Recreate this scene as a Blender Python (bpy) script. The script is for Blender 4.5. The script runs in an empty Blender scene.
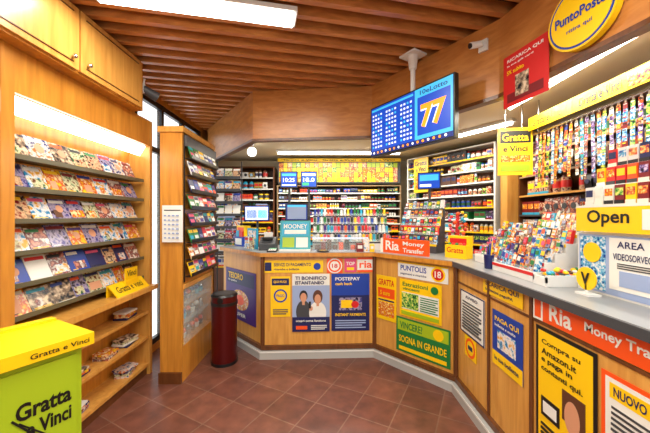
import bpy, math, random
from mathutils import Vector, Matrix
random.seed(11)
I4 = Matrix.Identity(4)
def lin(c):
    c/=255.0
    return c/12.92 if c<=0.04045 else ((c+0.055)/1.055)**2.4
def S(r,g,b): return (lin(r),lin(g),lin(b),1)
MC={}
def mat(name,col,rough=0.5,metal=0.0,emit=0.0,alpha=None,trans=0.0):
    if name in MC: return MC[name]
    m=bpy.data.materials.new(name); m.use_nodes=True
    b=m.node_tree.nodes['Principled BSDF']
    b.inputs['Base Color'].default_value=col
    b.inputs['Roughness'].default_value=rough
    b.inputs['Metallic'].default_value=metal
    if emit:
        b.inputs['Emission Color'].default_value=col
        b.inputs['Emission Strength'].default_value=emit
    if trans: b.inputs['Transmission Weight'].default_value=trans
    if alpha is not None: b.inputs['Alpha'].default_value=alpha
    MC[name]=m; return m
def ramp(nt,fac,cols,interp='LINEAR'):
    r=nt.nodes.new('ShaderNodeValToRGB'); r.color_ramp.interpolation=interp
    e=r.color_ramp.elements
    while len(e)<len(cols): e.new(0.5)
    for i,(p,c) in enumerate(cols):
        e[i].position=p; e[i].color=c
    nt.links.new(fac,r.inputs[0]); return r
def wood(name,c1,c2,scale=(9,9,0.8),rough=0.3):
    if name in MC: return MC[name]
    m=bpy.data.materials.new(name); m.use_nodes=True; nt=m.node_tree
    b=nt.nodes['Principled BSDF']; b.inputs['Roughness'].default_value=rough
    tc=nt.nodes.new('ShaderNodeTexCoord'); mp=nt.nodes.new('ShaderNodeMapping')
    mp.inputs['Scale'].default_value=scale
    nt.links.new(tc.outputs['Object'],mp.inputs[0])
    n=nt.nodes.new('ShaderNodeTexNoise'); n.inputs['Scale'].default_value=3.0
    n.inputs['Detail'].default_value=6; n.inputs['Distortion'].default_value=0.6
    nt.links.new(mp.outputs[0],n.inputs['Vector'])
    r=ramp(nt,n.outputs['Fac'],[(0.3,c1),(0.7,c2)])
    nt.links.new(r.outputs[0],b.inputs['Base Color'])
    MC[name]=m; return m
def printm(name,cols,scale=30,rough=0.22,emit=0):
    if name in MC: return MC[name]
    m=bpy.data.materials.new(name); m.use_nodes=True; nt=m.node_tree
    b=nt.nodes['Principled BSDF']; b.inputs['Roughness'].default_value=rough
    tc=nt.nodes.new('ShaderNodeTexCoord')
    n=nt.nodes.new('ShaderNodeTexNoise'); n.inputs['Scale'].default_value=scale
    n.inputs['Detail'].default_value=3
    nt.links.new(tc.outputs['Object'],n.inputs['Vector'])
    k=len(cols)
    r=ramp(nt,n.outputs['Fac'],[(0.36+0.28*i/(k-1),c) for i,c in enumerate(cols)])
    nt.links.new(r.outputs[0],b.inputs['Base Color'])
    MC[name]=m; return m

class MB:
    def __init__(s,name,M=I4):
        s.name=name; s.M=M; s.v=[]; s.f=[]; s.m=[]; s.mats=[]; s.sm=[]; s.tx=[]
    def mi(s,m):
        if m not in s.mats: s.mats.append(m)
        return s.mats.index(m)
    def add(s,vs,fs,m,T=None,smooth=False):
        o=len(s.v)
        for p in vs:
            p=Vector(p)
            if T is not None: p=T@p
            s.v.append(p)
        k=s.mi(m)
        for f in fs:
            s.f.append([o+i for i in f]); s.m.append(k); s.sm.append(smooth)
    def box(s,x0,x1,y0,y1,z0,z1,m,T=None):
        if x0>x1:x0,x1=x1,x0
        if y0>y1:y0,y1=y1,y0
        if z0>z1:z0,z1=z1,z0
        vs=[(x0,y0,z0),(x1,y0,z0),(x1,y1,z0),(x0,y1,z0),(x0,y0,z1),(x1,y0,z1),(x1,y1,z1),(x0,y1,z1)]
        s.add(vs,[(3,2,1,0),(4,5,6,7),(0,1,5,4),(1,2,6,5),(2,3,7,6),(3,0,4,7)],m,T)
    def prism(s,pts,z0,z1,m,T=None):
        n=len(pts)
        a=sum(pts[i][0]*pts[(i+1)%n][1]-pts[(i+1)%n][0]*pts[i][1] for i in range(n))
        if a<0: pts=pts[::-1]
        vs=[(x,y,z0) for x,y in pts]+[(x,y,z1) for x,y in pts]
        fs=[tuple(range(n-1,-1,-1)),tuple(range(n,2*n))]+[(i,(i+1)%n,n+(i+1)%n,n+i) for i in range(n)]
        s.add(vs,fs,m,T)
    def extr(s,prof,x0,x1,m,T=None):
        n=len(prof)
        a=sum(prof[i][0]*prof[(i+1)%n][1]-prof[(i+1)%n][0]*prof[i][1] for i in range(n))
        if a<0: prof=prof[::-1]
        vs=[(x0,y,z) for y,z in prof]+[(x1,y,z) for y,z in prof]
        fs=[tuple(range(n-1,-1,-1)),tuple(range(n,2*n))]+[(i,(i+1)%n,n+(i+1)%n,n+i) for i in range(n)]
        s.add(vs,fs,m,T)
    def cyl(s,p0,p1,r0,r1,m,n=20,T=None,smooth=True):
        p0=Vector(p0);p1=Vector(p1); d=(p1-p0).normalized()
        a=Vector((0,0,1)) if abs(d.z)<0.9 else Vector((1,0,0))
        u=d.cross(a).normalized(); w=d.cross(u)
        vs=[]
        for p,r in((p0,r0),(p1,r1)):
            for i in range(n):
                t=2*math.pi*i/n; vs.append(p+u*(r*math.cos(t))+w*(r*math.sin(t)))
        s.add(vs,[(i,n+i,n+(i+1)%n,(i+1)%n) for i in range(n)],m,T,smooth)
        s.add(vs,[tuple(range(n)),tuple(range(2*n-1,n-1,-1))],m,T,False)
    def disc(s,cx,cz,y,r,m,th=0.003,T=None,rz=None,n=28):
        rz=rz or r
        vs=[(cx+r*math.cos(2*math.pi*i/n),y,cz+rz*math.sin(2*math.pi*i/n)) for i in range(n)]
        vs+=[(x,y+th,z) for x,_,z in vs]
        s.add(vs,[tuple(range(n)),tuple(range(2*n-1,n-1,-1))]+[(i,n+i,n+(i+1)%n,(i+1)%n) for i in range(n)],m,T)
    def sphere(s,c,r,m,T=None,sc=(1,1,1),n=14,k=8):
        vs=[];fs=[]
        for j in range(k+1):
            ph=math.pi*j/k
            for i in range(n):
                t=2*math.pi*i/n
                vs.append((c[0]+r*sc[0]*math.sin(ph)*math.cos(t),c[1]+r*sc[1]*math.sin(ph)*math.sin(t),c[2]+r*sc[2]*math.cos(ph)))
        for j in range(k):
            for i in range(n):
                fs.append((j*n+i,(j+1)*n+i,(j+1)*n+(i+1)%n,j*n+(i+1)%n))
        s.add(vs,fs,m,T,True)
    def text(s,body,x0,x1,z0,z1,y,m,T=I4,bold=0.012):
        s.tx.append((body,x0,x1,z0,z1,y,m,T,bold))
    def build(s,parent=None):
        me=bpy.data.meshes.new(s.name)
        me.from_pydata([tuple(p) for p in s.v],[],s.f)
        for m in s.mats: me.materials.append(m)
        me.polygons.foreach_set('material_index',s.m)
        me.polygons.foreach_set('use_smooth',s.sm)
        me.update()
        ob=bpy.data.objects.new(s.name,me); bpy.context.collection.objects.link(ob)
        if parent is not None:
            ob.parent=parent; ob.matrix_basis=parent.matrix_basis.inverted()@s.M
        else: ob.matrix_basis=s.M
        for (body,x0,x1,z0,z1,y,m,T,bold) in s.tx:
            cu=bpy.data.curves.new('lettering','FONT'); cu.body=body; cu.size=1; cu.offset=bold
            cu.materials.append(m); cu.resolution_u=3
            t=bpy.data.objects.new('lettering',cu); bpy.context.collection.objects.link(t)
            bpy.context.view_layer.update()
            bb=t.bound_box; mx=min(b[0] for b in bb);Mx=max(b[0] for b in bb);my=min(b[1] for b in bb);My=max(b[1] for b in bb)
            sx=(x1-x0)/max(Mx-mx,1e-4); sz=(z1-z0)/max(My-my,1e-4)
            t.parent=ob
            t.matrix_basis=T@Matrix.Translation((x0-mx*sx,y,z0-my*sz))@Matrix.Rotation(math.pi/2,4,'X')@Matrix.Diagonal((sx,sz,1,1))
        return ob
def surf(P,Q,z=0):
    return Matrix.Translation((P[0],P[1],z))@Matrix.Rotation(math.atan2(Q[1]-P[1],Q[0]-P[0]),4,'Z')
def offs(pts,d):
    out=[]
    n=len(pts)
    for i in range(n):
        ns=[]
        if i>0:
            a=Vector(pts[i])-Vector(pts[i-1]); a.normalize(); ns.append(Vector((-a.y,a.x)))
        if i<n-1:
            a=Vector(pts[i+1])-Vector(pts[i]); a.normalize(); ns.append(Vector((-a.y,a.x)))
        if len(ns)==1: nn=ns[0]*d
        else:
            h=(ns[0]+ns[1]).normalized(); nn=h*(d/h.dot(ns[0]))
        out.append((pts[i][0]+nn.x,pts[i][1]+nn.y))
    return out
def strip(mb,pts,d0,d1,z0,z1,m):
    a=offs(pts,d0);b=offs(pts,d1)
    for i in range(len(pts)-1):
        mb.prism([a[i],a[i+1],b[i+1],b[i]],z0,z1,m)

# ---------- materials
W_L=wood('wood_honey',S(212,146,56),S(182,116,40))
W_M=wood('wood_fascia',S(198,134,70),S(170,106,50),scale=(2,2,8))
W_D=wood('wood_dark',S(112,66,32),S(86,48,22))
W_S=wood('wood_slat',S(214,140,76),S(176,108,56),scale=(1,9,9))
W_P=wood('wood_pale',S(220,164,82),S(196,136,60))
dark=mat('dark_void',S(46,28,20),0.8)
white=mat('white_plastic',S(222,222,218),0.4)
cream=mat('cream_paint',S(214,200,168),0.7)
tan=mat('tan_board',S(150,122,86),0.6)
grey=mat('grey_laminate',S(138,140,142),0.3)
kickm=mat('kick_metal',S(176,176,172),0.3)
black=mat('black_plastic',S(18,18,20),0.35)
dgrey=mat('dark_grey',S(62,64,68),0.45)
yellow=mat('print_yellow',S(246,200,8),0.4)
lime=mat('print_lime',S(160,186,30),0.4)
orange=mat('print_orange',S(238,84,22),0.4)
red=mat('print_red',S(204,30,28),0.4)
blue=mat('print_blue',S(16,58,156),0.4)
navy=mat('print_navy',S(20,28,84),0.4)
cyan=mat('print_cyan',S(36,160,196),0.4)
teal=mat('print_teal',S(32,150,160),0.4)
green=mat('print_green',S(26,120,56),0.4)
purple=mat('print_purple',S(64,30,118),0.4)
pink=mat('print_pink',S(216,76,120),0.4)
paper=mat('paper',S(228,228,222),0.6)
skin=mat('print_skin',S(206,148,114),0.5)
brown=mat('print_brown',S(90,52,30),0.5)
dred=mat('print_crimson',S(120,18,24),0.4)
gold=mat('print_gold',S(176,140,62),0.35)
dgreen=mat('print_forest',S(18,70,44),0.4)
lav=mat('print_lavender',S(150,168,206),0.5)
chrome=mat('chrome',S(200,200,205),0.2,1.0)
maroon=mat('bin_maroon',S(92,18,18),0.28,0.5)
glass=mat('clear_glass',S(225,240,240),0.05,0,0,alpha=0.18)
rail=mat('rail_greygreen',S(96,92,70),0.4)
lampm=mat('lamp_diffuser',(1,0.97,0.9,1),0.5,0,5.0)
lampw=mat('lamp_tube',(1,0.96,0.86,1),0.5,0,9.0)
scr=mat('screen_blue',S(14,66,176),0.3,0,0.75)
scrw=mat('screen_white',S(225,232,240),0.3,0,0.8)
scro=mat('screen_orange',S(246,150,26),0.3,0,0.8)
scrn=mat('screen_navy',S(12,36,112),0.3,0,0.7)
scrc=mat('screen_cyan',S(60,170,214),0.3,0,0.8)
scrg=mat('screen_green',S(50,160,110),0.3,0,0.8)
prints=[printm('cover_a',[S(30,50,110),S(220,215,205),S(200,110,60)]),
 printm('cover_b',[S(130,30,30),S(216,180,140),S(50,40,50)]),
 printm('cover_c',[S(50,94,60),S(210,210,170),S(110,66,44)]),
 printm('cover_d',[S(24,34,44),S(140,120,100),S(225,205,175)]),
 printm('cover_e',[S(44,130,180),S(228,228,228),S(220,160,50)]),
 printm('cover_f',[S(200,130,110),S(100,40,50),S(228,218,208)]),
 printm('cover_g',[S(226,186,40),S(196,66,34),S(240,222,160)]),
 printm('cover_h',[S(66,66,130),S(160,150,180),S(28,24,56)])]
tick=[printm('ticket_a',[S(230,170,20),S(200,50,30),S(240,220,120)],60),
 printm('ticket_b',[S(20,60,140),S(90,170,210),S(230,230,230)],60),
 printm('ticket_c',[S(120,20,60),S(230,120,40),S(240,210,120)],60),
 printm('ticket_d',[S(20,80,50),S(120,180,70),S(230,220,120)],60),
 printm('ticket_e',[S(30,30,50),S(120,90,150),S(220,200,230)],60),
 printm('ticket_f',[S(200,80,30),S(60,40,30),S(230,200,170)],60)]
flat=[yellow,orange,red,blue,navy,cyan,teal,green,purple,pink,paper,white,paper]
packs=[white,paper,red,blue,navy,green,yellow,orange,brown,cyan,dgrey,lav,black,dred,gold,dgreen,dred,brown]

def floor_mat():
    m=bpy.data.materials.new('terracotta_tiles'); m.use_nodes=True; nt=m.node_tree
    b=nt.nodes['Principled BSDF']
    tc=nt.nodes.new('ShaderNodeTexCoord'); mp=nt.nodes.new('ShaderNodeMapping')
    mp.inputs['Rotation'].default_value=(0,0,math.radians(28))
    nt.links.new(tc.outputs['Object'],mp.inputs[0])
    br=nt.nodes.new('ShaderNodeTexBrick'); br.offset=0; br.squash=1
    br.inputs['Scale'].default_value=1
    br.inputs['Brick Width'].default_value=0.3; br.inputs['Row Height'].default_value=0.3
    br.inputs['Mortar Size'].default_value=0.005; br.inputs['Mortar Smooth'].default_value=0.3
    br.inputs['Color1'].default_value=S(124,78,62); br.inputs['Color2'].default_value=S(104,62,50)
    br.inputs['Mortar'].default_value=S(128,94,78)
    nt.links.new(mp.outputs[0],br.inputs['Vector'])
    n=nt.nodes.new('ShaderNodeTexNoise'); n.inputs['Scale'].default_value=9; n.inputs['Detail'].default_value=5
    nt.links.new(tc.outputs['Object'],n.inputs['Vector'])
    r=ramp(nt,n.outputs['Fac'],[(0.3,(0.66,0.66,0.66,1)),(0.7,(1.15,1.12,1.1,1))])
    mx=nt.nodes.new('ShaderNodeMix'); mx.data_type='RGBA'; mx.blend_type='MULTIPLY'; mx.inputs[0].default_value=1
    nt.links.new(br.outputs['Color'],mx.inputs[6]); nt.links.new(r.outputs[0],mx.inputs[7])
    nt.links.new(mx.outputs[2],b.inputs['Base Color'])
    b.inputs['Roughness'].default_value=0.38
    bp=nt.nodes.new('ShaderNodeBump'); bp.inputs['Strength'].default_value=0.25; bp.invert=True
    bp.inputs['Distance'].default_value=0.004
    nt.links.new(br.outputs['Fac'],bp.inputs['Height']); nt.links.new(bp.outputs[0],b.inputs['Normal'])
    return m
mb=MB('floor'); mb.box(-1.9,2.4,-2,5.2,-0.06,0,floor_mat()); mb.build()
ANG=math.radians(12)
mb=MB('ceiling'); mb.box(-2,2.5,-2.1,5.3,2.96,3.02,dark)
tn=math.tan(ANG)
y=-2.6
while y<5.8:
    lo,hi=-1.88,2.38
    n=60
    xs=[lo+(hi-lo)*i/n for i in range(n+1)]
    ok=[X for X in xs if -1.9<(y+X*tn)<5.1]
    if len(ok)>2:
        a,bb=ok[0],ok[-1]
        def P(X,w): return (X,(y+X*tn)+w)
        mb.prism([P(a,-0.022),P(bb,-0.022),P(bb,0.022),P(a,0.022)],2.84,2.92,W_S)
    y+=0.15
for X in (-1.2,0.0,1.1): mb.box(X-0.02,X+0.02,-1.95,5.15,2.921,2.959,W_D)
mb.build()
mb=MB('wall_left')
mb.box(-1.98,-1.9,-2,3.0,0,2.96,W_L); mb.box(-1.98,-1.9,4.6,5.2,0,2.96,W_L)
mb.box(-1.98,-1.9,3.0,4.6,2.8,2.96,W_L); mb.box(-1.98,-1.9,3.0,4.6,0,0.08,W_L); mb.build()
mb=MB('window_1')
for yy0 in (3.0,3.5,4.02,4.55): mb.box(-1.96,-1.905,yy0,yy0+0.05,0.08,2.8,black)
for zz in (0.08,2.22,2.74): mb.box(-1.955,-1.91,3.0,4.6,zz,zz+0.06,black)
mb.box(-1.935,-1.93,3.02,4.58,0.1,2.78,glass); mb.build()
mb=MB('wall_back'); mb.box(-1.98,2.48,5.2,5.28,0,2.96,cream); mb.build()
mb=MB('wall_right'); mb.box(2.4,2.48,-2,5.2,0,2.96,cream); mb.build()
mb=MB('wall_front')
mb.box(-1.98,-1.5,-2.08,-2,0,2.96,cream); mb.box(1.7,2.48,-2.08,-2,0,2.96,cream)
mb.box(-1.5,1.7,-2.08,-2,2.4,2.96,cream); mb.box(-1.5,1.7,-2.08,-2,0,0.3,cream); mb.build()
mb=MB('added_fill_window')  # unseen opening added behind the camera so sky light fills the room
for xx in (-1.5,-0.45,0.6,1.65): mb.box(xx,xx+0.05,-2.06,-2.01,0.3,2.4,black)
mb.box(-1.5,1.7,-2.06,-2.01,0.3,0.35,black); mb.box(-1.5,1.7,-2.06,-2.01,2.35,2.4,black)
mb.build()
FP=[(-1.8,4.6),(-0.77,3.2),(0.48,3.07),(1.18,2.03),(1.35,1.25),(1.42,-0.5)]
mb=MB('wall_fascia'); strip(mb,FP,0,0.05,2.32,2.835,W_M); strip(mb,FP,-0.012,0.06,2.30,2.325,W_D); mb.build()
inn=offs(FP,0.06)
mb=MB('ceiling_booth'); mb.prism(inn+[(2.39,-0.5),(2.39,5.19),(-1.89,5.19)],2.46,2.5,cream); mb.build()

# ---------- counter
CP=[(-1.3,3.85),(-0.66,3.2),(0.54,3.25),(1.14,2.58),(1.14,-0.3)]
mb=MB('shop_counter')
strip(mb,CP,0,0.56,0.1,1.08,W_P)
strip(mb,CP,-0.05,0.60,1.08,1.12,grey)
strip(mb,CP[:4],-0.055,-0.05,1.075,1.115,W_L); strip(mb,CP[3:],-0.055,-0.05,1.075,1.115,dgrey)
strip(mb,CP,-0.06,0.5,0,0.08,kickm); strip(mb,CP,-0.065,-0.06,0.07,0.085,white)
strip(mb,CP,-0.03,0.0,0.085,0.13,W_D)
for i in (1,2,3):
    o=offs(CP,-0.012)[i]
    mb.cyl((o[0],o[1]+0.005,0.1),(o[0],o[1]+0.005,1.08),0.022,0.022,W_D,12)
SR=surf(CP[3],CP[4])
for u in (0.50,0.93,1.9): mb.box(u-0.012,u+0.012,-0.01,0,0.13,1.08,W_D,SR)
mb.box(0.03,2.8,-0.006,0,0.935,0.95,W_D,SR)
mb.build()
SA=surf(CP[0],CP[1]); SC=surf(CP[1],CP[2]); SD=surf(CP[2],CP[3])
def poster(name,M,x0,x1,z0,z1,base,items=(),y=-0.004,th=0.003,T=I4):
    mb=MB(name,M)
    mb.box(x0,x1,y-th,y,z0,z1,base,T)
    w=x1-x0;h=z1-z0; k=0
    for it in items:
        k+=1; yy=y-th-0.0006*k
        if it[0]=='r': mb.box(x0+w*it[1],x0+w*it[2],yy,y-th,z0+h*it[3],z0+h*it[4],it[5],T)
        elif it[0]=='c': mb.disc(x0+w*it[1],z0+h*it[2],yy,w*it[3],it[4],th=(y-th)-yy,T=T)
        elif it[0]=='e': mb.disc(x0+w*it[1],z0+h*it[2],yy,w*it[3],it[5],th=(y-th)-yy,T=T,rz=h*it[4])
        elif it[0]=='t': mb.text(it[1],x0+w*it[2],x0+w*it[3],z0+h*it[4],z0+h*it[5],yy-0.0006,it[6],T,bold=0.022)
    return mb.build()
def para(x0,x1,z0,z1,n,m):
    out=[]
    for i in range(n):
        z=z1-(z1-z0)*(i+.5)/n
        out.append(('r',x0,x1-(0.12 if i%3==2 else 0)*(x1-x0),z-0.25*(z1-z0)/n,z+0.2*(z1-z0)/n,m))
    return out
poster('purple_poster',SA,0.08,0.78,0.28,0.87,purple,[('r',.05,.95,.7,.95,navy),('t','TESORO',.1,.6,.8,.92,yellow),('t','in palio',.1,.4,.73,.78,paper),('e',.5,.4,.28,.2,prints[6]),('e',.5,.4,.14,.1,orange),('t','SUPER',.3,.7,.08,.15,paper),('r',.1,.3,.2,.3,cyan)])
poster('counter_header_sign',SC,0.0,0.64,0.9,1.03,yellow,[('r',.03,.14,.15,.85,navy),('t','SERVIZI DI PAGAMENTO',.18,.8,.52,.8,navy),('t','ricariche e bollette',.18,.6,.2,.38,navy),('c',.9,.5,.06,blue)])
poster('small_yellow_poster',SC,0.08,0.29,0.43,0.86,yellow,[('r',.06,.94,.78,.95,navy),('t','QUI PUOI',.15,.8,.83,.9,yellow),('c',.5,.52,.34,blue),('c',.5,.52,.26,yellow),('t','PAGO',.3,.7,.49,.56,blue)]+para(.12,.88,.05,.2,3,navy))
poster('people_poster',SC,0.31,0.71,0.27,0.885,paper,[
  ('r',0,1,.25,.8,lav),('e',.3,.34,.2,.2,dgrey),('e',.68,.32,.23,.2,paper),('e',.3,.62,.11,.095,black),('e',.3,.59,.085,.08,skin),('r',.265,.335,.46,.52,skin),
  ('e',.68,.6,.13,.12,brown),('e',.68,.56,.085,.085,skin),('r',.645,.715,.44,.5,skin),('e',.5,.4,.05,.04,skin),('r',.44,.5,.4,.52,black),('r',0,1,0,.25,navy),
  ('t','TI BONIFICO',.08,.92,.9,.96,navy),('t','ISTANTANEO',.08,.85,.82,.88,navy),('t','scopri come funziona',.1,.9,.16,.21,paper),('r',.1,.4,.04,.1,orange)]+para(.5,.92,.03,.12,3,paper))
poster('blue_payment_poster',SC,0.73,1.14,0.27,0.885,navy,[('r',0,1,.62,1,blue),('t','POSTEPAY',.1,.75,.88,.94,paper),('t','cash back',.1,.55,.8,.85,yellow),('r',.2,.8,.36,.58,prints[7]),('r',.25,.55,.4,.54,yellow),('e',.62,.46,.1,.06,red),
  ('t','INSTANT PAYMENTS',.1,.9,.26,.31,yellow)]+para(.1,.9,.04,.2,4,lav))
poster('round_sticker',SC,0.68,0.85,0.89,1.05,orange,[('c',.5,.5,.47,paper),('c',.5,.5,.4,orange),('c',.5,.5,.3,paper),('t','18',.32,.68,.36,.64,red)])
poster('pink_sticker',SC,0.87,1.0,0.9,1.05,pink,[('t','TOP',.15,.85,.5,.75,paper),('r',.2,.8,.15,.35,yellow)])
poster('money_transfer_sign',SC,1.01,1.19,0.9,1.06,paper,[('r',0,1,0,.15,orange),('r',0,1,.85,1,orange),('t','ria',.12,.88,.28,.75,orange)])
poster('yellow_leaflet_poster',SD,0.03,0.28,0.42,0.88,yellow,[('r',.08,.92,.5,.72,orange),('t','GRATTA',.1,.9,.78,.92,red),('r',.1,.9,.08,.4,tick[0]),('r',.1,.9,.43,.46,navy),('t','5 euro',.2,.7,.56,.66,yellow)])
poster('postal_service_sign',SD,0.3,0.82,0.9,1.05,paper,[('t','PUNTOLIS',.06,.6,.45,.8,blue),('t','pagamenti e ricariche',.06,.6,.15,.32,navy),('r',0,1,.92,1,yellow),('c',.82,.5,.13,yellow),('c',.82,.5,.10,red),('t','18',.76,.88,.3,.7,paper)])
poster('lottery_yellow_poster',SD,0.32,0.76,0.52,0.88,yellow,[('t','Estrazioni',.08,.7,.82,.93,green),('t','vincenti',.08,.5,.72,.79,green),('r',.06,.94,.2,.66,paper),('r',.06,.48,.22,.64,tick[3])]+para(.52,.92,.22,.62,7,green)+[('r',.06,.94,.05,.14,lime),('c',.85,.84,.08,green)])
poster('green_lottery_poster',SD,0.28,0.84,0.16,0.5,green,[('r',.03,.97,.62,.95,lime),('t','VINCERE?',.08,.52,.68,.88,green),('c',.8,.78,.09,yellow),('t','SOGNA IN GRANDE',.06,.94,.28,.48,yellow),('r',.06,.94,.06,.16,yellow)])
poster('notice_document',SR,0.07,0.45,0.56,0.9,paper,[('r',0,.04,0,1,navy),('r',.96,1,0,1,navy),('r',.04,.96,.97,1,navy),('r',.04,.96,0,.03,navy),('t','AVVISO',.25,.75,.84,.91,navy)]+para(.12,.88,.1,.78,10,dgrey))
poster('round_yellow_sticker',SR,0.15,0.33,0.39,0.55,yellow,[('c',.5,.5,.42,orange),('c',.5,.5,.3,yellow),('r',.3,.7,.4,.6,navy)])
poster('atm_sign',SR,0.43,0.86,0.965,1.068,yellow,[('t','SCARICA QUI',.08,.92,.5,.85,navy),('t','bollettini pagoPA',.08,.8,.15,.38,navy)])
poster('blue_yellow_leaflet',SR,0.55,0.86,0.52,0.88,blue,[('r',0,1,.0,.25,yellow),('t','PAGA QUI',.1,.9,.8,.9,yellow),('t','bollette e multe',.1,.8,.72,.77,paper),('r',.2,.8,.34,.66,prints[4]),('t','le tue bollette',.1,.9,.1,.18,navy)])
poster('orange_transfer_banner',SR,0.95,2.1,0.955,1.072,orange,[('t','Ria',.1,.22,.16,.88,paper),('t','Money Transfer',.28,.62,.3,.75,paper),('r',0,.06,0,1,paper),('r',.01,.05,.1,.9,orange)])
poster('online_shopping_poster',SR,0.97,1.33,0.28,0.925,black,[('r',.05,.95,.03,.97,yellow),('t','Compra su',.12,.78,.86,.91,black),('t','Amazon.it',.12,.72,.79,.84,black),('t','e paga in',.12,.66,.72,.77,black),('t','contanti qui.',.12,.82,.65,.7,black),('r',.5,.85,.4,.62,brown),('e',.66,.45,.12,.12,skin),('r',.12,.45,.3,.45,black),('r',.16,.41,.33,.42,paper),('r',.6,.85,.12,.3,orange)]+para(.12,.5,.1,.25,4,black))
poster('framed_promo_poster',SR,1.35,1.8,0.28,0.88,orange,[('r',.04,.96,.03,.97,paper),('r',.08,.92,.84,.94,yellow),('t','NUOVO SERVIZIO',.12,.72,.86,.92,navy)]+para(.1,.9,.62,.8,5,dgrey)+[('r',.08,.92,.34,.58,prints[0]),('r',.08,.92,.08,.3,yellow)])

# ---------- left shelving
SL=surf((-1.67,0),(-1.67,1))
mb=MB('magazine_shelf_unit',SL)
mb.box(0.3,2.9,0.20,0.225,0,2.41,W_L)
mb.box(2.86,2.9,0,0.20,0,2.41,W_P)
for u in (0.3,1.54): mb.box(u,u+0.07,-0.005,0.20,0,2.41,W_L)
mb.box(0.3,2.86,-0.08,0.20,0.82,0.86,W_P)
mb.box(0.3,2.86,0,0.03,2.17,2.41,W_L)
for z in (0.08,0.34,0.58): mb.box(0.37,2.86,0.01,0.20,z,z+0.025,W_P)
mb.box(0.37,2.86,0.03,0.20,0,0.08,W_D)
mb.box(0.3,2.9,-0.004,0.03,0.79,0.82,W_P)
shelfu=mb.build()
mb=MB('display_ledges',SL)
for (a,b) in ((0.40,1.52),(1.63,2.84)):
    for i in range(6):
        z=0.93+0.182*i
        mb.box(a,b,0.05,0.185,z-0.014,z-0.006,rail)
        mb.box(a,b,0.044,0.05,z-0.016,z+0.012,rail)
mb.build(shelfu)
mb=MB('magazines',SL)
for (a,b) in ((0.40,1.52),(1.63,2.84)):
    for i in range(6):
        z=0.93+0.182*i; u=a+0.005
        while u<b-0.09:
            w=random.uniform(0.12,0.165)
            if u+w>b: break
            h=random.uniform(0.15,0.172)
            T=Matrix.Translation((u,0.062,z-0.004))@Matrix.Rotation(-math.radians(24),4,'X')
            base=random.choice(prints)
            if i==1 and random.random()<.7: base=random.choice([navy,paper,blue,prints[4]])
            mb.box(0,w,0,0.01,0,h,base,T)
            mb.box(0.008,w*random.uniform(.6,.95),-0.001,0,h*0.8,h*0.93,random.choice(flat+[paper,black,dred]),T)
            if random.random()<0.6: mb.box(w*random.uniform(.05,.3),w*random.uniform(.5,.95),-0.001,0,h*0.15,h*0.5,random.choice(prints+[skin,brown,dred]),T)
            if random.random()<0.35: mb.disc(w*0.5,h*0.55,-0.0015,w*0.2,skin,th=0.001,T=T,n=12)
            for q in range(2):
                if random.random()<.6: mb.box(w*.1,w*random.uniform(.3,.9),-0.0013,0,h*(.06+.07*q),h*(.09+.07*q),random.choice([paper,yellow,black]),T)
            u+=w+0.004
mb.build()
mb=MB('stacked_books',SL)
for z in (0.105,0.365,0.605):
    for u in (0.55,0.9,1.25,1.75,2.1,2.42,2.66):
        if random.random()<0.9:
            hh=z+0.0005
            for k in range(random.randint(1,5)):
                t=0.015; w=random.uniform(.14,.2)
                T=Matrix.Translation((u,0.10,hh))@Matrix.Rotation(random.uniform(-.25,.25),4,'Z')
                mb.box(-w/2,w/2,-0.055,0.055,0,t,random.choice(prints+[navy,paper,dgrey]),T); hh+=t+0.001
mb.build()
mb=MB('wall_cabinet')
mb.box(-1.895,-1.58,-0.3,2.6,2.412,2.83,W_L)
for a in (-0.04,0.61,1.26,1.91):
    mb.box(-1.58,-1.56,a+0.006,a+0.644,2.425,2.815,W_P)
    mb.box(-1.56,-1.554,a+0.05,a+0.6,2.46,2.465,W_D); mb.box(-1.56,-1.554,a+0.05,a+0.6,2.775,2.78,W_D)
for yk in (0.55,0.67,1.85,1.97): mb.sphere((-1.54,yk,2.49),0.014,chrome)
mb.build()
mb=MB('strip_light',SL)
for a,b in ((0.38,1.53),(1.62,2.85)): mb.extr([(0.035,2.165),(0.14,2.165),(0.14,2.11),(0.09,2.075)],a,b,lampm)
mb.build(shelfu)
mb=MB('spotlight'); mb.cyl((-1.62,2.66,2.60),(-1.60,2.66,2.72),0.008,0.008,white,8); mb.box(-1.66,-1.58,2.60,2.64,2.58,2.66,white)
mb.cyl((-1.60,2.63,2.62),(-1.52,2.72,2.58),0.035,0.045,dgrey,14); mb.build()

rzb=math.atan2(0.89,0.46)
MG=Matrix.Translation((-1.217,0.93,0))@Matrix.Rotation(rzb,4,'Z')
mb=MB('scratch_card_stand',MG)
mb.box(0.02,0.40,0.02,0.33,0,0.95,lime); mb.box(-0.01,0.43,-0.02,0.36,0.95,1.0,yellow)
mb.box(0.0,0.42,0.30,0.35,1.0,1.012,yellow)
mb.box(0.04,0.38,0.012,0.02,0.1,0.92,lime)
mb.text('Gratta',0.19,0.36,0.735,0.80,0.009,black,bold=.03); mb.text('e Vinci',0.22,0.36,0.66,0.72,0.009,black,bold=.03)
mb.cyl((0.18,0.010,0.75),(0.26,0.010,0.64),0.004,0.004,black,6); mb.cyl((0.20,0.010,0.73),(0.29,0.010,0.63),0.003,0.003,black,6)
mb.text('Gratta e Vinci',0.22,0.41,0.965,0.985,-0.024,black)
mb.text('PRENDI E GIOCA',0.1,0.34,0.4,0.45,0.009,green)
mb.build()
ML=surf((-1.62,2.35),(-1.62,3),0.861)
mb=MB('yellow_card_display',ML)
T=Matrix.Rotation(-math.radians(40),4,'X')
mb.box(0,0.42,0,0.01,0,0.12,yellow,T); mb.text('Gratta e Vinci',0.04,0.36,0.03,0.09,-0.002,black,T)
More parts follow.
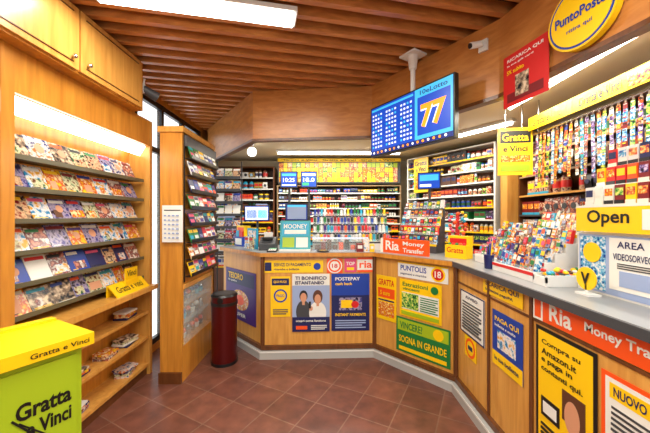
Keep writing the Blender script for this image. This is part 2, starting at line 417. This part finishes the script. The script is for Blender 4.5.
mb.box(0.0,0.42,0.085,0.095,0,0.092,yellow)
T=Matrix.Translation((0.16,0.05,0.10)); mb.box(0,0.16,0,0.008,0,0.1,yellow,T); mb.text('Vinci',0.02,0.14,0.03,0.08,-0.002,black,T)
mb.box(0.16,0.32,0.045,0.065,0,0.1,yellow)
mb.build()

mb=MB('brochure_cabinet')
mb.box(-1.485,-1.46,2.7,3.45,0,2.26,W_L)
mb.box(-1.46,-1.287,2.7,2.73,0,2.26,W_L); mb.box(-1.46,-1.287,3.42,3.45,0,2.26,W_L)
mb.box(-1.50,-1.27,2.685,3.465,2.26,2.31,W_P)
mb.box(-1.46,-1.30,2.73,3.42,0.88,2.26,W_L)
mb.box(-1.46,-1.287,2.73,3.42,0,0.32,W_L); mb.box(-1.46,-1.28,2.73,3.42,0.84,0.88,W_P)
mb.box(-1.295,-1.29,2.73,3.42,0.32,0.84,glass)
for z in (0.5,0.67): mb.box(-1.46,-1.31,2.74,3.41,z,z+0.008,glass)
mb.box(-1.49,-1.285,2.68,2.7,0,0.1,W_D)
bc=mb.build()
mb=MB('souvenir_trinkets')
for z in (0.321,0.509,0.679):
    for k in range(6):
        yk=2.82+0.1*k
        mb.cyl((-1.38,yk,z),(-1.38,yk,z+0.05),0.02,0.03,random.choice([chrome,yellow,paper,cyan,brown]),10)
        mb.sphere((-1.38,yk,z+0.07),0.025,random.choice([chrome,paper,orange,blue]),n=10,k=6)
mb.build()
SB=surf((-1.287,2.7),(-1.287,3.5))
mb=MB('wire_rack',SB)
for i in range(8):
    z=0.95+0.155*i
    mb.box(0.04,0.72,-0.075,-0.07,z,z+0.03,black); mb.box(0.04,0.72,-0.07,-0.005,z-0.004,z,black)
for u in (0.03,0.73): mb.box(u-0.006,u+0.006,-0.012,-0.002,0.9,2.24,black)
mb.box(0.02,0.76,-0.03,-0.014,2.14,2.24,dgrey)
mb.build(bc)
mb=MB('brochures',SB)
for i in range(8):
    z=0.951+0.155*i; u=0.05
    while u<0.62:
        w=random.uniform(.085,.12); h=random.uniform(.12,.145)
        T=Matrix.Translation((u,-0.066,z))@Matrix.Rotation(-math.radians(18),4,'X')
        mb.box(0,w,0,0.006,0,h,random.choice(prints+flat),T)
        mb.box(0.005,w-.005,-0.001,0,h*.7,h*.92,random.choice(flat),T)
        mb.box(0.01,w*.8,-0.001,0,h*.25,h*.5,random.choice(flat+prints),T)
        u+=w+0.006
mb.build()
Sf=surf((-1.485,2.684),(-1,2.684))
poster('wall_calendar',Sf,0.03,0.215,1.27,1.6,paper,[('r',.1,.9,.85,.88,dgrey)]+[('r',.1+.2*c,.2+.2*c,.1+.12*r,.14+.12*r,lav) for c in range(4) for r in range(6)],y=-0.002)

mb=MB('waste_bin',Matrix.Translation((-1.04,3.1,0)))
mb.cyl((0,0,0),(0,0,0.03),0.132,0.132,black,32); mb.cyl((0,0,0.03),(0,0,0.60),0.127,0.127,maroon,32)
mb.cyl((0,0,0.60),(0,0,0.63),0.133,0.133,black,32); mb.cyl((0,0,0.63),(0,0,0.69),0.127,0.127,maroon,32)
mb.cyl((0,0,0.69),(0,0,0.71),0.134,0.120,black,32); mb.cyl((0,0,0.711),(0,0,0.712),0.09,0.09,dgrey,24)
mb.cyl((0,-0.10,0.66),(0,-0.129,0.66),0.03,0.03,black,12)
mb.build()

def pack_shelf(name,M,w,z0,z1,rows,depth,pw,ph,pal,board=tan,gap=0.004,back=W_D,fill=0.95,prodname='packs',railc=(paper,yellow,paper)):
    mb=MB(name,M)
    mb.box(0,w,depth-0.02,depth,0,z1,back); mb.box(-0.02,0,0,depth,0,z1,board); mb.box(w,w+0.02,0,depth,0,z1,board)
    mb.box(0,w,0.01,depth-0.02,0.0,z0-0.02,back)
    st=(z1-z0)/rows
    for r in range(rows+1): mb.box(0,w,0,depth-0.02,z0+st*r-0.014,z0+st*r,board)
    for r in range(rows): mb.box(0,w,-0.004,0,z0+st*r-0.016,z0+st*r+0.002,random.choice(railc))
    mb.build()
    mb=MB(prodname,M)
    for r in range(rows):
        u=0.01; z=z0+st*r+0.0005
        c=random.choice(pal); n=0; kind=0
        while u<w-pw*1.2:
            if n<=0:
                c=random.choice(pal); n=random.randint(1,4); top=random.choice(packs); lab=random.choice(packs+tick)
                kind=random.choice([0,0,0,1,2]); wf=random.uniform(.65,1.2); hf=random.uniform(.6,1.05)
            ww=pw*wf; hh=min(ph*hf,st-0.025)
            n-=1
            if random.random()<fill:
                yo=random.choice([0.02,0.025,0.03])
                if kind==1:
                    cr=ww*.42
                    mb.cyl((u+ww/2,yo+cr,z),(u+ww/2,yo+cr,z+hh*.75),cr,cr,c,10); mb.cyl((u+ww/2,yo+cr,z+hh*.75),(u+ww/2,yo+cr,z+hh),cr,cr*.4,top,10)
                    mb.cyl((u+ww/2,yo+cr,z+hh*.25),(u+ww/2,yo+cr,z+hh*.6),cr*1.04,cr*1.04,lab,10)
                elif kind==2:   # pillow bag
                    mb.extr([(yo,z+.1*hh),(yo-.008,z+.5*hh),(yo,z+.9*hh),(yo+.012,z+hh),(yo+.03,z+.5*hh),(yo+.012,z)],u,u+ww,c)
                    mb.disc(u+ww/2,z+hh*.5,yo-.011,ww*.3,lab,th=.004,n=10)
                else:
                    mb.box(u,u+ww,yo,depth-0.04,z,z+hh,c)
                    mb.box(u+.08*ww,u+.92*ww,yo-.002,yo,z+hh*.45,z+hh*.82,lab)
                    mb.box(u,u+ww,yo-.0025,yo,z,z+hh*.18,top)
            u+=ww+gap
    mb.build()
pack_shelf('tobacco_shelf',surf((-0.75,4.8),(1,4.8)),1.95,0.9,2.0,9,0.38,0.05,0.085,packs,prodname='cigarette_packs')
pack_shelf('grocery_shelf',surf((-1.75,4.8),(1,4.8)),0.92,0.7,2.3,9,0.38,0.08,0.14,packs+prints,board=W_D,prodname='boxed_goods')
pack_shelf('product_shelf',surf((1.28,4.62),(2.0,3.5)),1.3,0.7,2.38,11,0.24,0.06,0.12,packs+prints+tick,board=white,prodname='packaged_goods')
SPs=surf((1.28,4.62),(2.0,3.5))
poster('vertical_lottery_sign',SPs,0.15,0.4,1.85,2.35,yellow,[('t','Gratta',.08,.92,.78,.92,black),('t','e Vinci',.15,.85,.6,.74,black),('r',.1,.9,.1,.5,tick[0])],y=-0.03,th=0.012)
mb=MB('scratch_ticket_panel',surf((-0.75,4.78),(1,4.78)))
mb.box(0,1.95,0,0.018,2.03,2.42,dgrey)
u=0.02
while u<1.9:
    for k in range(4):
        z=2.05+.078*k
        mb.box(u,u+.062,-0.006,0,z,z+0.072,random.choice([yellow,tick[0],tick[0],lime,tick[3],yellow,tick[2]]))
    u+=0.07
mb.box(0,1.95,-0.03,0,2.37,2.42,yellow)
mb.text('Gratta e Vinci   Gratta e Vinci   Gratta e Vinci',0.1,1.85,2.38,2.41,-0.032,black)
mb.build()
Mn=surf((-1.50,4.15),(-1.1,4.15))
mb=MB('newspaper_rack',Mn)
for u in (0,0.34): mb.box(u,u+0.012,0.0,0.02,0,2.26,dgrey)
for i in range(7):
    z=1.0+0.17*i; mb.box(0,0.352,-0.07,0.0,z-0.006,z,dgrey); mb.box(0,0.352,-0.07,-0.065,z,z+0.03,dgrey)
    T=Matrix.Translation((0.0,-0.05,z))@Matrix.Rotation(-math.radians(15),4,'X')
    for k in range(3):
        mb.box(0.012+k*.112,0.11+k*.112,0,0.006,0,0.15,random.choice(prints+[paper,paper]),T)
        mb.box(0.016+k*.112,0.106+k*.112,-0.001,0,0.115,0.14,random.choice(flat),T)
mb.box(-0.02,0.372,-0.02,0.03,0,0.03,dgrey)
mb.build()

# ---------- on the centre counter
ZC=1.1205
mb=MB('turquoise_sign_stand',Matrix.Translation((-0.50,3.30,ZC)))
T=Matrix.Rotation(-math.radians(12),4,'X')
mb.box(0,0.34,0,0.012,0.02,0.34,teal,T); mb.box(0.02,0.32,-0.002,0,0.17,0.32,cyan,T); mb.text('MOONEY',0.04,0.3,0.25,0.3,-0.004,paper,T)
mb.box(0.05,0.29,-0.003,0,0.19,0.235,paper,T); mb.box(0.03,0.16,-0.003,0,0.04,0.15,lime,T); mb.box(0.18,0.31,-0.003,0,0.04,0.15,paper,T)
mb.box(0,0.34,-0.03,0.12,0,0.02,white); mb.extr([(0.05,0.02),(0.12,0.02),(0.06,0.2)],0.15,0.19,white)
mb.build()
def stepped(name,M,w,d,rows,h,cols,pal,body=white,ph=0.09,cyl=False,pw=0.8,labels=True):
    mb=MB(name,M)
    for r in range(rows):
        y0=d*r/rows; zz=h*(r+1)/rows*0.75
        mb.box(0,w,y0,y0+d/rows,0,zz,body)
        if labels: mb.box(0,w,y0-0.002,y0,zz-0.02,zz,random.choice([paper,yellow,dgrey,red]))
        mb.box(0,w,y0,y0+0.004,zz,zz+0.025,glass)
        cw=w/cols
        for c in range(cols):
            m=random.choice(pal); x=cw*(c+.5); hh=ph*random.uniform(.8,1.1); yc=y0+d/rows*.55
            if cyl:
                mb.cyl((x,yc,zz),(x,yc+0.01,zz+hh),cw*.36,cw*.36,m,8); mb.cyl((x,yc+0.01,zz+hh),(x,yc+0.01,zz+hh*1.15),cw*.3,cw*.3,chrome,8)
            else:
                T=Matrix.Translation((x,yc,zz))@Matrix.Rotation(random.uniform(-.06,.06),4,'Y')@Matrix.Rotation(-math.radians(14),4,'X')
                mb.box(-cw*pw/2,cw*pw/2,-0.01,0.01,0,hh,m,T); mb.box(-cw*pw/2*.8,cw*pw/2*.8,-0.012,-0.01,hh*.5,hh*.85,random.choice(flat+prints),T)
                mb.box(-cw*pw/2*.8,cw*pw/2*.5,-0.012,-0.01,hh*.15,hh*.3,random.choice(packs),T)
    return mb
mb=stepped('lighter_display',Matrix.Translation((-0.14,3.37,ZC)),0.88,0.30,4,0.52,22,[red,blue,green,yellow,orange,pink,purple,white,cyan,black,paper,dred,dgreen],cyl=True,ph=0.08)
mb.box(0,0.62,-0.05,0,0,0.15,glass); mb.box(0,0.62,-0.052,-0.05,0.13,0.15,chrome); mb.box(0,0.62,-0.052,-0.05,0,0.012,chrome)
for k in range(9): mb.box(0.03+k*.066,0.08+k*.066,-0.03,-0.004,0.001,0.06+0.03*(k%3),random.choice(packs))
mb.build()
def monitor(name,loc,w,h,zc,items,rz=0,base=scr):
    M=Matrix.Translation(loc)@Matrix.Rotation(rz,4,'Z')
    mb=MB(name,M)
    mb.box(-w/2,w/2,0,0.03,zc-h/2,zc+h/2,black); mb.box(-w/2+.012,w/2-.012,-0.002,0,zc-h/2+.012,zc+h/2-.012,base)
    mb.cyl((0,0.045,0),(0,0.045,zc),0.015,0.015,dgrey,12); mb.cyl((0,0.045,0),(0,0.045,0.012),0.07,0.07,dgrey,20)
    mb.box(-0.04,0.04,0.03,0.05,zc-.04,zc+.04,dgrey)
    for (a,b,c,d,m) in items: mb.box(-w/2+w*a,-w/2+w*b,-0.003,-0.002,zc-h/2+h*c,zc-h/2+h*d,m)
    return mb
mb=monitor('lottery_monitor',(-0.44,3.66,ZC),0.21,0.2,0.83,[(.1,.9,.72,.86,scrc),(.1,.9,.12,.2,scrw)]); mb.text('10:25',-.07,.07,.80,.85,-0.005,scrw); mb.build()
mb=monitor('lottery_monitor',(-0.20,3.72,ZC),0.2,0.2,0.84,[(.1,.9,.72,.86,scrw),(.1,.5,.12,.3,scrg)],base=scr); mb.text('18.0',-.07,.07,.81,.86,-0.005,scrw); mb.build()
mb=monitor('cash_register_screen',(-0.33,3.5,ZC),0.27,0.2,0.43,[(.1,.9,.1,.8,lav),(.1,.9,.8,.92,scrc)],base=scrn); mb.build()
mb=monitor('payment_terminal_screen',(-0.86,3.78,ZC),0.32,0.2,0.42,[(.06,.94,.1,.9,scrw),(.1,.5,.2,.7,lav),(.55,.9,.2,.7,scrc)]); mb.build()
mb=MB('receipt_printer',Matrix.Translation((-0.74,3.36,ZC)))
mb.extr([(0,0),(0.2,0),(0.2,0.14),(0.08,0.14),(0,0.07)],0,0.18,dgrey); mb.box(0.03,0.15,0.02,0.1,0.12,0.145,black); mb.box(0.04,0.14,0.09,0.095,0.14,0.2,paper); mb.build()
mb=MB('blue_card_dispenser',surf((-1.18,3.92),(-0.9,3.63),ZC))
mb.box(0,0.2,0,0.12,0,0.12,blue); mb.box(0,0.2,0.03,0.12,0.12,0.26,yellow); mb.box(0.02,0.18,-0.003,0,0.02,0.1,paper); mb.box(0.02,0.18,0.027,0.03,0.14,0.24,orange)
mb.box(0.02,0.09,0.01,0.03,0.12,0.2,cyan); mb.box(0.1,0.18,0.01,0.03,0.12,0.19,red); mb.build()
poster('brochure_holder_sign',surf((-0.93,3.60),(-0.75,3.42),ZC),0.0,0.2,0.0,0.24,cyan,[('r',.1,.9,.5,.9,prints[4]),('t','PAGA',.1,.9,.2,.4,paper)],y=0.02,th=0.02)
mb=MB('calculator',Matrix.Translation((-0.62,3.19,ZC)))
mb.extr([(0,0),(0.14,0),(0.14,0.03),(0,0.012)],0,0.1,black)
for a in range(4):
    for b in range(4): mb.box(.012+.021*a,.027+.021*a,.015+.02*b,.03+.02*b,.014+.0025*b,.02+.0027*b,paper)
mb.box(.012,.088,.105,.13,.02,.03,scrg); mb.build()
poster('money_transfer_desk_sign',surf((0.60,3.24),(1.05,2.74),ZC),0.0,0.56,0.0,0.15,orange,[('r',0,.06,0,1,paper),('t','Ria',.12,.42,.18,.85,paper),('t','Money',.5,.92,.5,.85,paper),('t','Transfer',.5,.92,.12,.42,paper)],y=0.02,th=0.02)
mb=MB('candy_box',surf((1.12,2.80),(1.25,2.62),ZC))
mb.box(0,0.2,0,0.12,0,0.12,yellow); mb.box(0,0.2,0.05,0.12,0.12,0.2,yellow); mb.text('Gratta',0.02,0.18,0.05,0.1,-0.002,red); mb.box(0.02,0.18,0.047,0.05,0.13,0.18,red)
for k in range(5): mb.sphere((0.03+.035*k,0.03,0.125),0.016,random.choice([red,cyan,green,orange]),n=8,k=6)
mb.build()
stepped('chewing_gum_rack',surf((0.82,3.42),(1.20,2.98),ZC),0.48,0.18,5,0.62,10,packs+tick,body=dgrey,ph=0.085).build()
mb=monitor('ticket_monitor',(1.22,3.52,ZC),0.26,0.2,0.8,[(.1,.9,.5,.85,scrc),(.1,.6,.15,.3,scrw)],rz=-0.5); mb.build()
mb=MB('lollipop_stand',Matrix.Translation((1.36,3.08,ZC)))
mb.cyl((0,0,0),(0,0,0.02),.07,.07,black,16); mb.cyl((0,0,0.02),(0,0,.42),.03,.015,red,12)
for k in range(30):
    a=k*2.4; z=.08+.011*k; r=.075
    mb.cyl((0,0,z),(r*math.cos(a),r*math.sin(a),z+.02),.003,.003,paper,5); mb.sphere((r*math.cos(a),r*math.sin(a),z+.02),.018,random.choice([red,orange,pink,green,yellow,cyan]),n=8,k=6)
mb.build()
# counter clutter
mb=MB('counter_leaflet_holder',surf((-0.94,3.46),(-0.70,3.24),ZC))
for k in range(2):
    x=.005+k*.09
    mb.box(x,x+.08,0,.05,0,.012,glass); mb.box(x,x+.08,0,.004,0,.06,glass); mb.box(x+.005,x+.075,.01,.03,.013,.15,prints[4-k*2]); mb.box(x+.01,x+.07,.008,.01,.11,.14,red)
mb.build()
mb=MB('coin_tray',Matrix.Translation((-0.12,3.17,ZC))); mb.cyl((0.1,0.06,0),(0.1,0.06,0.015),.06,.075,dgrey,20)
for k in range(6): mb.cyl((0.1+.03*math.cos(k),0.06+.03*math.sin(k),.0155),(0.1+.03*math.cos(k),0.06+.03*math.sin(k),.019),.012,.012,gold,10)
mb.build()
mb=MB('gift_boxes',Matrix.Translation((0.34,3.21,ZC)))
for k,(x,w,h,m) in enumerate([(0,.07,.09,dred),(.075,.06,.13,prints[4]),(.14,.05,.08,yellow)]):
    mb.box(x,x+w,0,.07,0,h,m); mb.box(x+.01,x+w-.01,-.002,0,h*.4,h*.8,paper)
mb.build()

# ---------- right counter
SRC=surf((1.14,2.58),(1.14,0),ZC)
def onR(u,v,rot=0): return SRC@Matrix.Translation((u,v,0))@Matrix.Rotation(rot,4,'Z')
stepped('candy_rack',onR(0.02,0.14),0.36,0.26,4,0.34,8,[red,white,cyan,green,brown,yellow,pink,dred,gold]+tick,ph=0.08).build()
stepped('snack_display',onR(0.43,0.06),0.42,0.38,6,0.44,10,[red,blue,cyan,yellow,orange,white,pink,navy,dred,black]+prints+tick,ph=0.085).build()
mb=MB('candy_tray',onR(0.865,0.05))
mb.box(0,0.10,0,0.3,0,0.02,white); mb.box(0,0.10,0,0.01,0.02,0.05,white); mb.box(0,0.008,0,0.3,0.02,0.06,white); mb.box(0.092,0.10,0,0.3,0.02,0.06,white)
for k in range(60): mb.sphere((random.uniform(.022,.078),random.uniform(.03,.28),random.uniform(.035,.085)),0.015,random.choice([red,yellow,green,orange,cyan,pink,white,brown]),n=8,k=6,sc=(1.3,.8,.7))
mb.build()
mb=MB('countertop_display_case',onR(0.98,0.21))
mb.box(0,0.7,0,0.3,0,0.30,white); mb.box(0.01,0.69,-0.003,0,0.01,0.29,lav); mb.box(0.02,0.16,-0.005,-0.003,0.02,0.28,tick[1])
mb.box(0.18,0.6,-0.005,-0.003,0.04,0.28,paper); mb.text('AREA',0.22,0.34,0.235,0.265,-0.007,navy); mb.text('VIDEOSORVEGLIATA',0.20,0.44,0.18,0.21,-0.007,navy); mb.box(.23,.36,-.007,-.005,.06,.13,lav)
for q in range(3): mb.box(.22,.42,-.007,-.005,.14+.01*q,.145+.01*q,dgrey)
mb.disc(0.09,0.2,-0.008,0.05,yellow,th=.002)
mb.box(-0.004,0,0.02,0.28,0.02,0.28,navy); mb.box(-0.006,-0.004,0.05,0.25,0.1,0.24,tick[1])
for r in range(3):
    z=0.44+0.10*r; yv=0.03+0.06*r
    mb.box(0,0.7,yv,yv+0.06,0.30,z,white)
    for c in range(13):
        pc=random.choice([red,white,orange,navy,yellow,dred,white,gold])
        mb.box(.006+c*.053,.052+c*.053,yv+.005,yv+.05,z,z+0.09,pc)
        mb.box(.010+c*.053,.048+c*.053,yv+.003,yv+.005,z+.04,z+.075,random.choice([white,red,navy,yellow]+tick))
        mb.box(.006+c*.053,.052+c*.053,yv+.002,yv+.005,z,z+.018,random.choice([black,dgrey,white]))
        # side label toward the far end
    for q in range(2): mb.box(-.003,0,yv+.008,yv+.045,z-.09+.045*q,z-.055+.045*q,random.choice([red,yellow,navy]))
mb.build()
mb=MB('round_sticker_stand',onR(1.09,0.10)); mb.box(0,.08,0,.06,0,.01,white); mb.box(.035,.045,.02,.03,.01,.05,white); mb.disc(.04,.08,.02,.055,yellow,th=.006); mb.text('V',.015,.065,.05,.11,.016,black,bold=.04); mb.build()
poster('open_sign',onR(1.0,0.195),0.0,0.66,0.305,0.435,yellow,[('r',.0,1,.92,1,white),('t','Open',.1,.42,.2,.82,black),('r',.5,.95,.15,.8,paper),('c',.8,.5,.07,orange)],y=0,th=0.012)
mb=MB('pen_cup',onR(0.385,0.02)); mb.cyl((0,0.04,0),(0,0.04,0.1),0.03,0.035,navy,16)
for k in range(5): mb.cyl((0.01*(k-2),0.04,0.05),(0.018*(k-2),0.045,0.16+.01*k),0.004,0.004,random.choice([red,black,blue,yellow]),6)
mb.build()
mb=MB('stacked_tins',onR(0.45,0.48))
for c in range(5):
    for r in range(random.randint(4,7)):
        m=random.choice([green,navy,red,brown,cyan,dred]); mb.cyl((c*.085,0.05,r*.071),(c*.085,0.05,r*.071+.064),0.038,0.038,m,16); mb.cyl((c*.085,0.05,r*.071+.064),(c*.085,0.05,r*.071+.07),0.036,0.036,chrome,16)
mb.build()
mb=MB('hanging_ticket_strips',surf((1.76,2.52),(1.76,0)))
mb.cyl((0,0,2.19),(1.1,0,2.19),0.008,0.008,chrome,8)
for u in (0.05,1.05): mb.cyl((u,0,2.19),(u,0,2.459),0.006,0.006,chrome,8)
u=0.02
while u<1.06:
    z=2.17; L=random.randint(9,11); c=random.choice(tick); c2=random.choice(tick+[paper,blue,teal,dred])
    T=Matrix.Translation((u,0,2.19))@Matrix.Rotation(random.uniform(-.02,.07),4,'Y')@Matrix.Translation((-u,0,-2.19))
    mb.box(u+.008,u+0.02,-0.002,0.0,2.165,2.20,paper,T)
    for k in range(L):
        z-=0.038; mb.box(u,u+0.026,-0.002+0.001*(k%2),0.001*(k%2),z,z+0.036,c if k%3 else c2,T)
        mb.box(u+.003,u+.023,-.003,-.002,z+.024,z+.030,random.choice([paper,yellow,black,red]),T)
    u+=0.043
mb.build()
poster('ticket_header_sign',surf((1.72,2.52),(1.72,0)),0.0,1.1,2.215,2.32,yellow,[('t','Gratta e Vinci',.04,.32,.2,.8,black),('r',.36,.40,0,1,lime),('t','Gratta e Vinci',.45,.72,.2,.8,black),('r',.75,1,.1,.9,tick[2])],y=0,th=0.01)
poster('scratch_card_sign',surf((1.48,2.58),(1.78,2.53)),0,0.27,1.85,2.25,yellow,[('r',.06,.94,.68,.94,black),('t','Gratta',.12,.88,.72,.88,yellow),('t','e Vinci',.15,.85,.5,.62,black),('r',.08,.92,.28,.42,tick[0]),('r',.08,.92,.08,.22,lime)],y=0,th=0.02)
mb=MB('sign_hanger'); mb.cyl((1.55,2.582,2.255),(1.55,2.582,2.459),0.005,0.005,chrome,6); mb.cyl((1.68,2.56,2.255),(1.68,2.56,2.459),0.005,0.005,chrome,6); mb.build()
pack_shelf('magazine_wall_shelf',surf((2.14,3.30),(2.14,0)),2.6,0.9,2.34,7,0.25,0.10,0.19,prints+[navy,dgrey,black,dred,dgreen,blue]+prints,board=W_D,back=W_D,prodname='displayed_magazines',railc=(tan,dgrey,W_P))
mb=MB('wall_pillar'); mb.box(2.03,2.39,3.34,3.47,0,2.45,W_P); mb.box(2.02,2.39,3.335,3.34,1.1,1.14,W_D); mb.box(2.02,2.39,3.335,3.34,2.3,2.34,W_D); mb.build()

# ---------- fascia things
SF=surf(FP[3],FP[4])
poster('red_poster',SF,0.06,0.375,2.20,2.53,red,[('t','RICARICA QUI',.1,.9,.85,.92,paper),('t','la tua gift card',.1,.7,.77,.81,paper),('r',.1,.9,.08,.25,dred),('r',.3,.6,.15,.55,prints[3]),('t','5% subito',.1,.5,.62,.7,yellow)],y=-0.02)
mb=MB('round_service_sign',SF); mb.disc(0.56,2.495,-0.05,0.165,yellow,th=0.035,n=48); mb.disc(0.56,2.495,-0.052,0.155,blue,th=.002,n=48); mb.disc(0.56,2.495,-0.054,0.145,yellow,th=.002,n=48)
mb.text('PuntoPoste',0.44,0.68,2.48,2.53,-0.057,blue,bold=.025); mb.text('ritira qui',0.5,0.62,2.42,2.445,-0.057,blue); mb.build()
mb=MB('security_camera',surf(FP[2],FP[3])); mb.box(1.12,1.18,-0.02,-0.001,2.66,2.74,white); mb.cyl((1.15,-0.02,2.70),(1.15,-0.06,2.70),0.01,0.01,white,10)
mb.cyl((1.15,-0.05,2.70),(1.12,-0.12,2.68),0.022,0.022,white,16); mb.cyl((1.12,-0.12,2.68),(1.117,-0.126,2.678),0.018,0.018,black,12); mb.build()

Mtv=surf((0.43,2.81),(0.90,2.08))
mb=MB('television',Mtv); w=0.868; z0,z1=2.05,2.505
mb.box(0,w,0,0.045,z0,z1,black); mb.box(0.012,w-.012,-0.002,0,z0+.014,z1-.012,scr)
mb.box(w*.60,w-.012,-0.003,-0.002,z0+.014,z1-.012,scrc)
mb.box(w*.63,w-.03,-0.0035,-0.002,z0+.08,z1-.08,scr)
mb.box(0.012,w-.012,-0.004,-0.002,z0+.014,z0+.05,scrn)
mb.box(0.02,w*.58,-0.0035,-0.002,z1-.045,z1-.028,scrc)
for r in range(9):
    zz=z0+.075+r*.036
    for c in range(14):
        if c%5==4: continue
        mb.box(.03+c*.034,.03+c*.034+.018,-.0035,-.002,zz,zz+.016,scrw if (r+c)%5 else scrc)
mb.text('77',w*.67,w*.93,z0+.13,z0+.31,-.008,scrw,bold=.07); mb.text('77',w*.67,w*.93,z0+.13,z0+.31,-.010,scro,bold=.035); mb.text('10eLotto',w*.66,w*.94,z1-.065,z1-.03,-.006,scrn)
for k in range(16): mb.disc(.05+k*.05,z0+.032,-.0055,.011,scro if k%3 else scrw,th=.001,n=10)
mb.box(w/2-.1,w/2+.1,.045,.06,2.2,2.42,dgrey); mb.cyl((w/2,.075,2.3),(w/2,.075,2.72),.02,.02,white,12); mb.box(w/2-.03,w/2+.03,.05,.09,2.28,2.36,dgrey)
mb.cyl((w/2,.075,2.72),(w/2,.075,2.838),.03,.045,white,16); mb.box(w/2-.08,w/2+.08,.0,.15,2.825,2.839,white)
mb.build()

# ---------- lamps
def fixture(x,y,L,P):
    mb=MB('fluorescent_and_fill_light',Matrix.Translation((x,y,2.839))@Matrix.Rotation(ANG,4,'Z'))
    mb.box(-L/2,L/2,-.085,.085,-.03,0,white); mb.box(-L/2+.02,L/2-.02,-.07,.07,-.045,-.03,lampw)
    o=mb.build()
    l=bpy.data.lights.new('tube_light','AREA'); l.shape='RECTANGLE'; l.size=L; l.size_y=.15; l.energy=P; l.color=(1,.94,.83)
    lo=bpy.data.objects.new('tube_light',l); bpy.context.collection.objects.link(lo); lo.parent=o; lo.location=(0,0,-.055)
fixture(-0.78,1.87,1.2,26); fixture(0.5,0.6,1.2,28); fixture(-0.8,0.2,1.2,26); fixture(0.1,-1.0,1.2,30)  # first is the visible fixture; other three are unseen, added for fill light
def booth(x,y,L,rz,P,z=2.459):
    mb=MB('booth_tube_light',Matrix.Translation((x,y,z))@Matrix.Rotation(rz,4,'Z'))
    mb.box(-L/2,L/2,-.04,.04,-.03,0,white); mb.cyl((-L/2+.02,0,-.045),(L/2-.02,0,-.045),.016,.016,lampw,12)
    o=mb.build()
    l=bpy.data.lights.new('tube_light','AREA'); l.shape='RECTANGLE'; l.size=L; l.size_y=.1; l.energy=P; l.color=(1,.94,.82)
    lo=bpy.data.objects.new('tube_light',l); bpy.context.collection.objects.link(lo); lo.parent=o; lo.location=(0,0,-.07)
booth(-0.1,3.55,1.4,-0.1,22); booth(0.2,4.35,1.8,0,24); booth(1.56,1.9,1.3,math.pi/2,17); booth(1.6,0.6,1.0,math.pi/2,12); booth(1.6,3.3,0.9,-1.0,16)
mb=MB('globe_lamp',Matrix.Translation((-0.95,3.9,0))); mb.sphere((0,0,2.34),0.06,lampm); mb.cyl((0,0,2.39),(0,0,2.459),.015,.03,chrome,12); mb.build()

w=bpy.data.worlds.new('sky'); bpy.context.scene.world=w; w.use_nodes=True
w.node_tree.nodes['Background'].inputs[0].default_value=(0.92,0.96,1,1); w.node_tree.nodes['Background'].inputs[1].default_value=2.0
cam=bpy.data.cameras.new('camera'); cam.sensor_width=36; cam.lens=36*300/650; cam.clip_start=0.05
co=bpy.data.objects.new('camera',cam); bpy.context.collection.objects.link(co); co.location=(0,0,1.5); co.rotation_euler=(math.pi/2,0,0)
bpy.context.scene.camera=co
bpy.context.scene.view_settings.view_transform='Standard'
bpy.context.scene.view_settings.exposure=0.12
